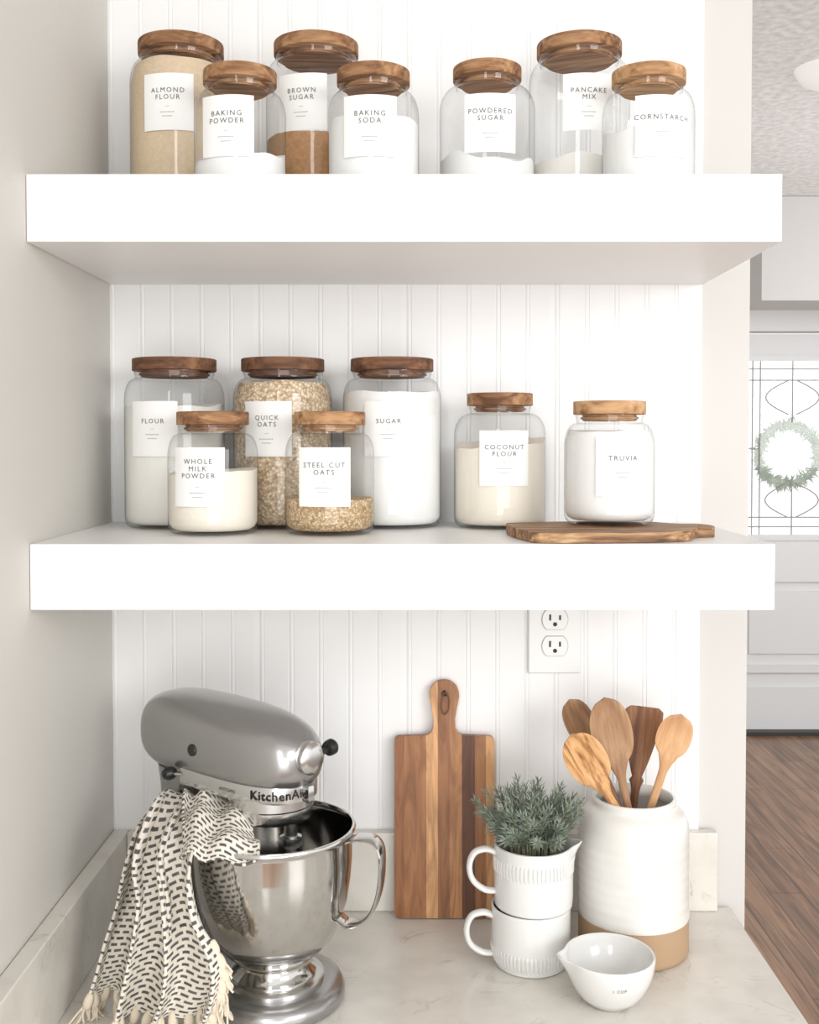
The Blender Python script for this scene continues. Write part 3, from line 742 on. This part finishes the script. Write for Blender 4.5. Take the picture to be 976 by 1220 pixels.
# ------------------------------------------------------------------ adjoining room
YD=4.18
struct(box('wall_far',.3,1.50,YD,YD+.12,0,2.6,M['greigel']))
struct(box('wall_far_side',2.50,5,YD,YD+.12,0,2.6,M['greigel']))
struct(box('wall_far_header',1.50,2.50,YD,YD+.12,2.11,2.6,M['greigel']))
casing=[prism_data([(1.40,0),(1.50,0),(1.50,2.11),(2.50,2.11),(2.50,0),(2.60,0),(2.60,2.24),(1.40,2.24)],0,.025),prism_data([(1.38,2.24),(2.62,2.24),(2.62,2.27),(1.38,2.27)],0,.04)]
vv,ff=merge(casing); struct(obj('trim_2',[(a,YD-c,b) for a,b,c in vv],ff,M['casing'],smooth=0))
de=bpy.data.objects.new('door_1',None); de.location=(1.98,YD+.03,.02); link(de); de['kind']='structure'; de['label']='white front door with leaded glass window'; de['category']='door'
parts=[]
def bx(x0,x1,y0,y1,z0,z1):
    v=[(x,y,z) for x in(x0,x1) for y in(y0,y1) for z in(z0,z1)]
    return v,[(0,1,3,2),(4,6,7,5),(0,4,5,1),(2,3,7,6),(0,2,6,4),(1,5,7,3)]
W=.475
parts+= [bx(-W,-.28,0,.045,0,2.08),bx(.28,W,0,.045,0,2.08),bx(-.28,.28,0,.045,1.955,2.08),bx(-.28,.28,0,.045,.78,1.02),bx(-.28,.28,0,.045,0,.22),bx(-.28,.28,0,.045,.30,.34),bx(-.28,.28,.018,.04,.2,.8)]
parts+= [bx(-.22,.22,.006,.03,.40,.73)]
parts+= [bx(-.28,-.255,-.012,0,1.0,1.97),bx(.255,.28,-.012,0,1.0,1.97),bx(-.28,.28,-.012,0,1.0,1.03),bx(-.28,.28,-.012,0,1.94,1.97)]
V,F=merge(parts); obj('door_panel',V,F,M['doorp'],de,smooth=0)
g=obj('window_pane',*bx(-.28,.28,.02,.024,1.0,1.97),M['wglass'],de,smooth=0)
ld=[]
def bar(p0,p1,w=.0034):
    return tube_data([Vector((p0[0],.014,p0[1])),Vector(((p0[0]+p1[0])/2,.014,(p0[1]+p1[1])/2)),Vector((p1[0],.014,p1[1]))],w,w,6,3)
for xx in (-.21,-.17,.17,.21): ld.append(bar((xx,1.02),(xx,1.95)))
for zz in (1.07,1.12,1.84,1.90): ld.append(bar((-.26,zz),(.26,zz)))
def curvebar(fn,n=40,w=.0034): return tube_data([Vector((fn(i/20)[0],.014,fn(i/20)[1])) for i in range(21)],w,w,6,n)
for s in (-1,1):
    ld.append(curvebar(lambda t:(s*(.02+.12*math.sin(pi*t)),1.66+.18*t)))
    ld.append(curvebar(lambda t:(s*(.02+.12*math.sin(pi*t)),1.12+.18*t)))
    ld.append(bar((s*.26,1.48),(s*.17,1.48)))
ld.append(bar((0,1.02),(0,1.34)));ld.append(bar((0,1.62),(0,1.95)))
V,F=merge(ld); obj('leaded_came',V,F,M['lead'],de,smooth=60)
wl=[tube_data([Vector((.155*math.cos(2*pi*i/24),0,.155*math.sin(2*pi*i/24))) for i in range(25)],.006,.006,8,60)]
for i in range(1000):
    a=random.uniform(0,2*pi); r=.155+random.gauss(0,.004); p=Vector((r*math.cos(a),random.uniform(-.005,.005),r*math.sin(a)))
    tg=Vector((-math.sin(a),0,math.cos(a))); dd=(tg+Vector((random.uniform(-1.6,1.6),random.uniform(-.15,.15),random.uniform(-1.6,1.6)))).normalized(); w=dd.cross(Vector((random.random()*.3,1,random.random()*.3))).normalized()*.0045
    L=random.uniform(.03,.075); wl.append(([p-dd*L*.15,p+dd*L*.3-w,p+dd*L*.85,p+dd*L*.3+w],[(0,1,2,3)]))
V,F=merge(wl); o=obj('wreath',V,F,plain('wreath_leaves',(.50,.60,.47),.7,var=.35,vscale=20),None,(1.97,YD+.075,1.47),0)
tag(o,'round leafy wreath hanging outside the door glass','wreath')
struct(box('trim_3',1.48,2.52,YD-.03,YD+.1,0.0005,.02,M['threshold']))
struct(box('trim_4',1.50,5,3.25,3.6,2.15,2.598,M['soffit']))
e=lathe('ceiling_light',[(0,-.055),(.05,-.05),(.085,-.035),(.10,-.012),(.105,0),(0,0)],plain('light_dome',(.95,.95,.95),.4),None,(1.185,1.66,2.5995),48)
tag(e,'round white flush dome light on textured ceiling','ceiling light')

# ------------------------------------------------------------------ camera
cam=bpy.data.cameras.new('camera'); co=bpy.data.objects.new('camera',cam); link(co)
co.location=(0,-1.422,1.542); co.rotation_euler=(math.radians(90-1.6),0,0)
cam.sensor_fit='AUTO'; cam.sensor_width=36; cam.lens=1280/1220*36; cam.shift_x=-7/1220; cam.shift_y=-49/1220; cam.clip_start=.01
scene.camera=co
# ------------------------------------------------------------------ light
def area(name,loc,target,sx,sy,en,col=(1,1,1)):
    l=bpy.data.lights.new(name,'AREA'); l.shape='RECTANGLE'; l.size=sx; l.size_y=sy; l.energy=en; l.color=col
    o=bpy.data.objects.new(name,l); link(o); o.location=loc
    d=Vector(target)-Vector(loc); o.rotation_euler=d.to_track_quat('-Z','Y').to_euler(); return o
area('window_light',(-.9,-2.9,2.1),(0,0,1.2),1.5,1.3,50,(1,.995,.98))
area('room_light',(1.6,-2.3,1.9),(-.35,0,1.0),1.0,1.0,26)
area('low_fill_light',(.3,-3.0,1.0),(0,0,1.0),1.6,.9,17)  # added low front fill to brighten shelf undersides, no actual window there
area('hall_light',(2.6,1.8,1.9),(1.9,3.5,1.2),1.2,1.2,22)
area('hall_up_light',(1.6,1.6,.9),(1.4,1.8,2.6),1.4,1.4,14)
w=bpy.data.worlds.new('world'); scene.world=w; w.use_nodes=True; n=w.node_tree.nodes; l=w.node_tree.links; bg=n['Background']
tc=n.new('ShaderNodeTexCoord'); sx=n.new('ShaderNodeSeparateXYZ'); l.new(tc.outputs['Generated'],sx.inputs[0])
r=n.new('ShaderNodeValToRGB'); r.color_ramp.elements[0].position=.55; r.color_ramp.elements[0].color=(.96,.95,.935,1); r.color_ramp.elements[1].position=.8; r.color_ramp.elements[1].color=(1,1,1,1)
mr=n.new('ShaderNodeMapRange'); mr.inputs[1].default_value=-1; mr.inputs[2].default_value=1; l.new(sx.outputs[1],mr.inputs[0]); l.new(mr.outputs[0],r.inputs[0]); l.new(r.outputs[0],bg.inputs[0]); bg.inputs[1].default_value=1.36
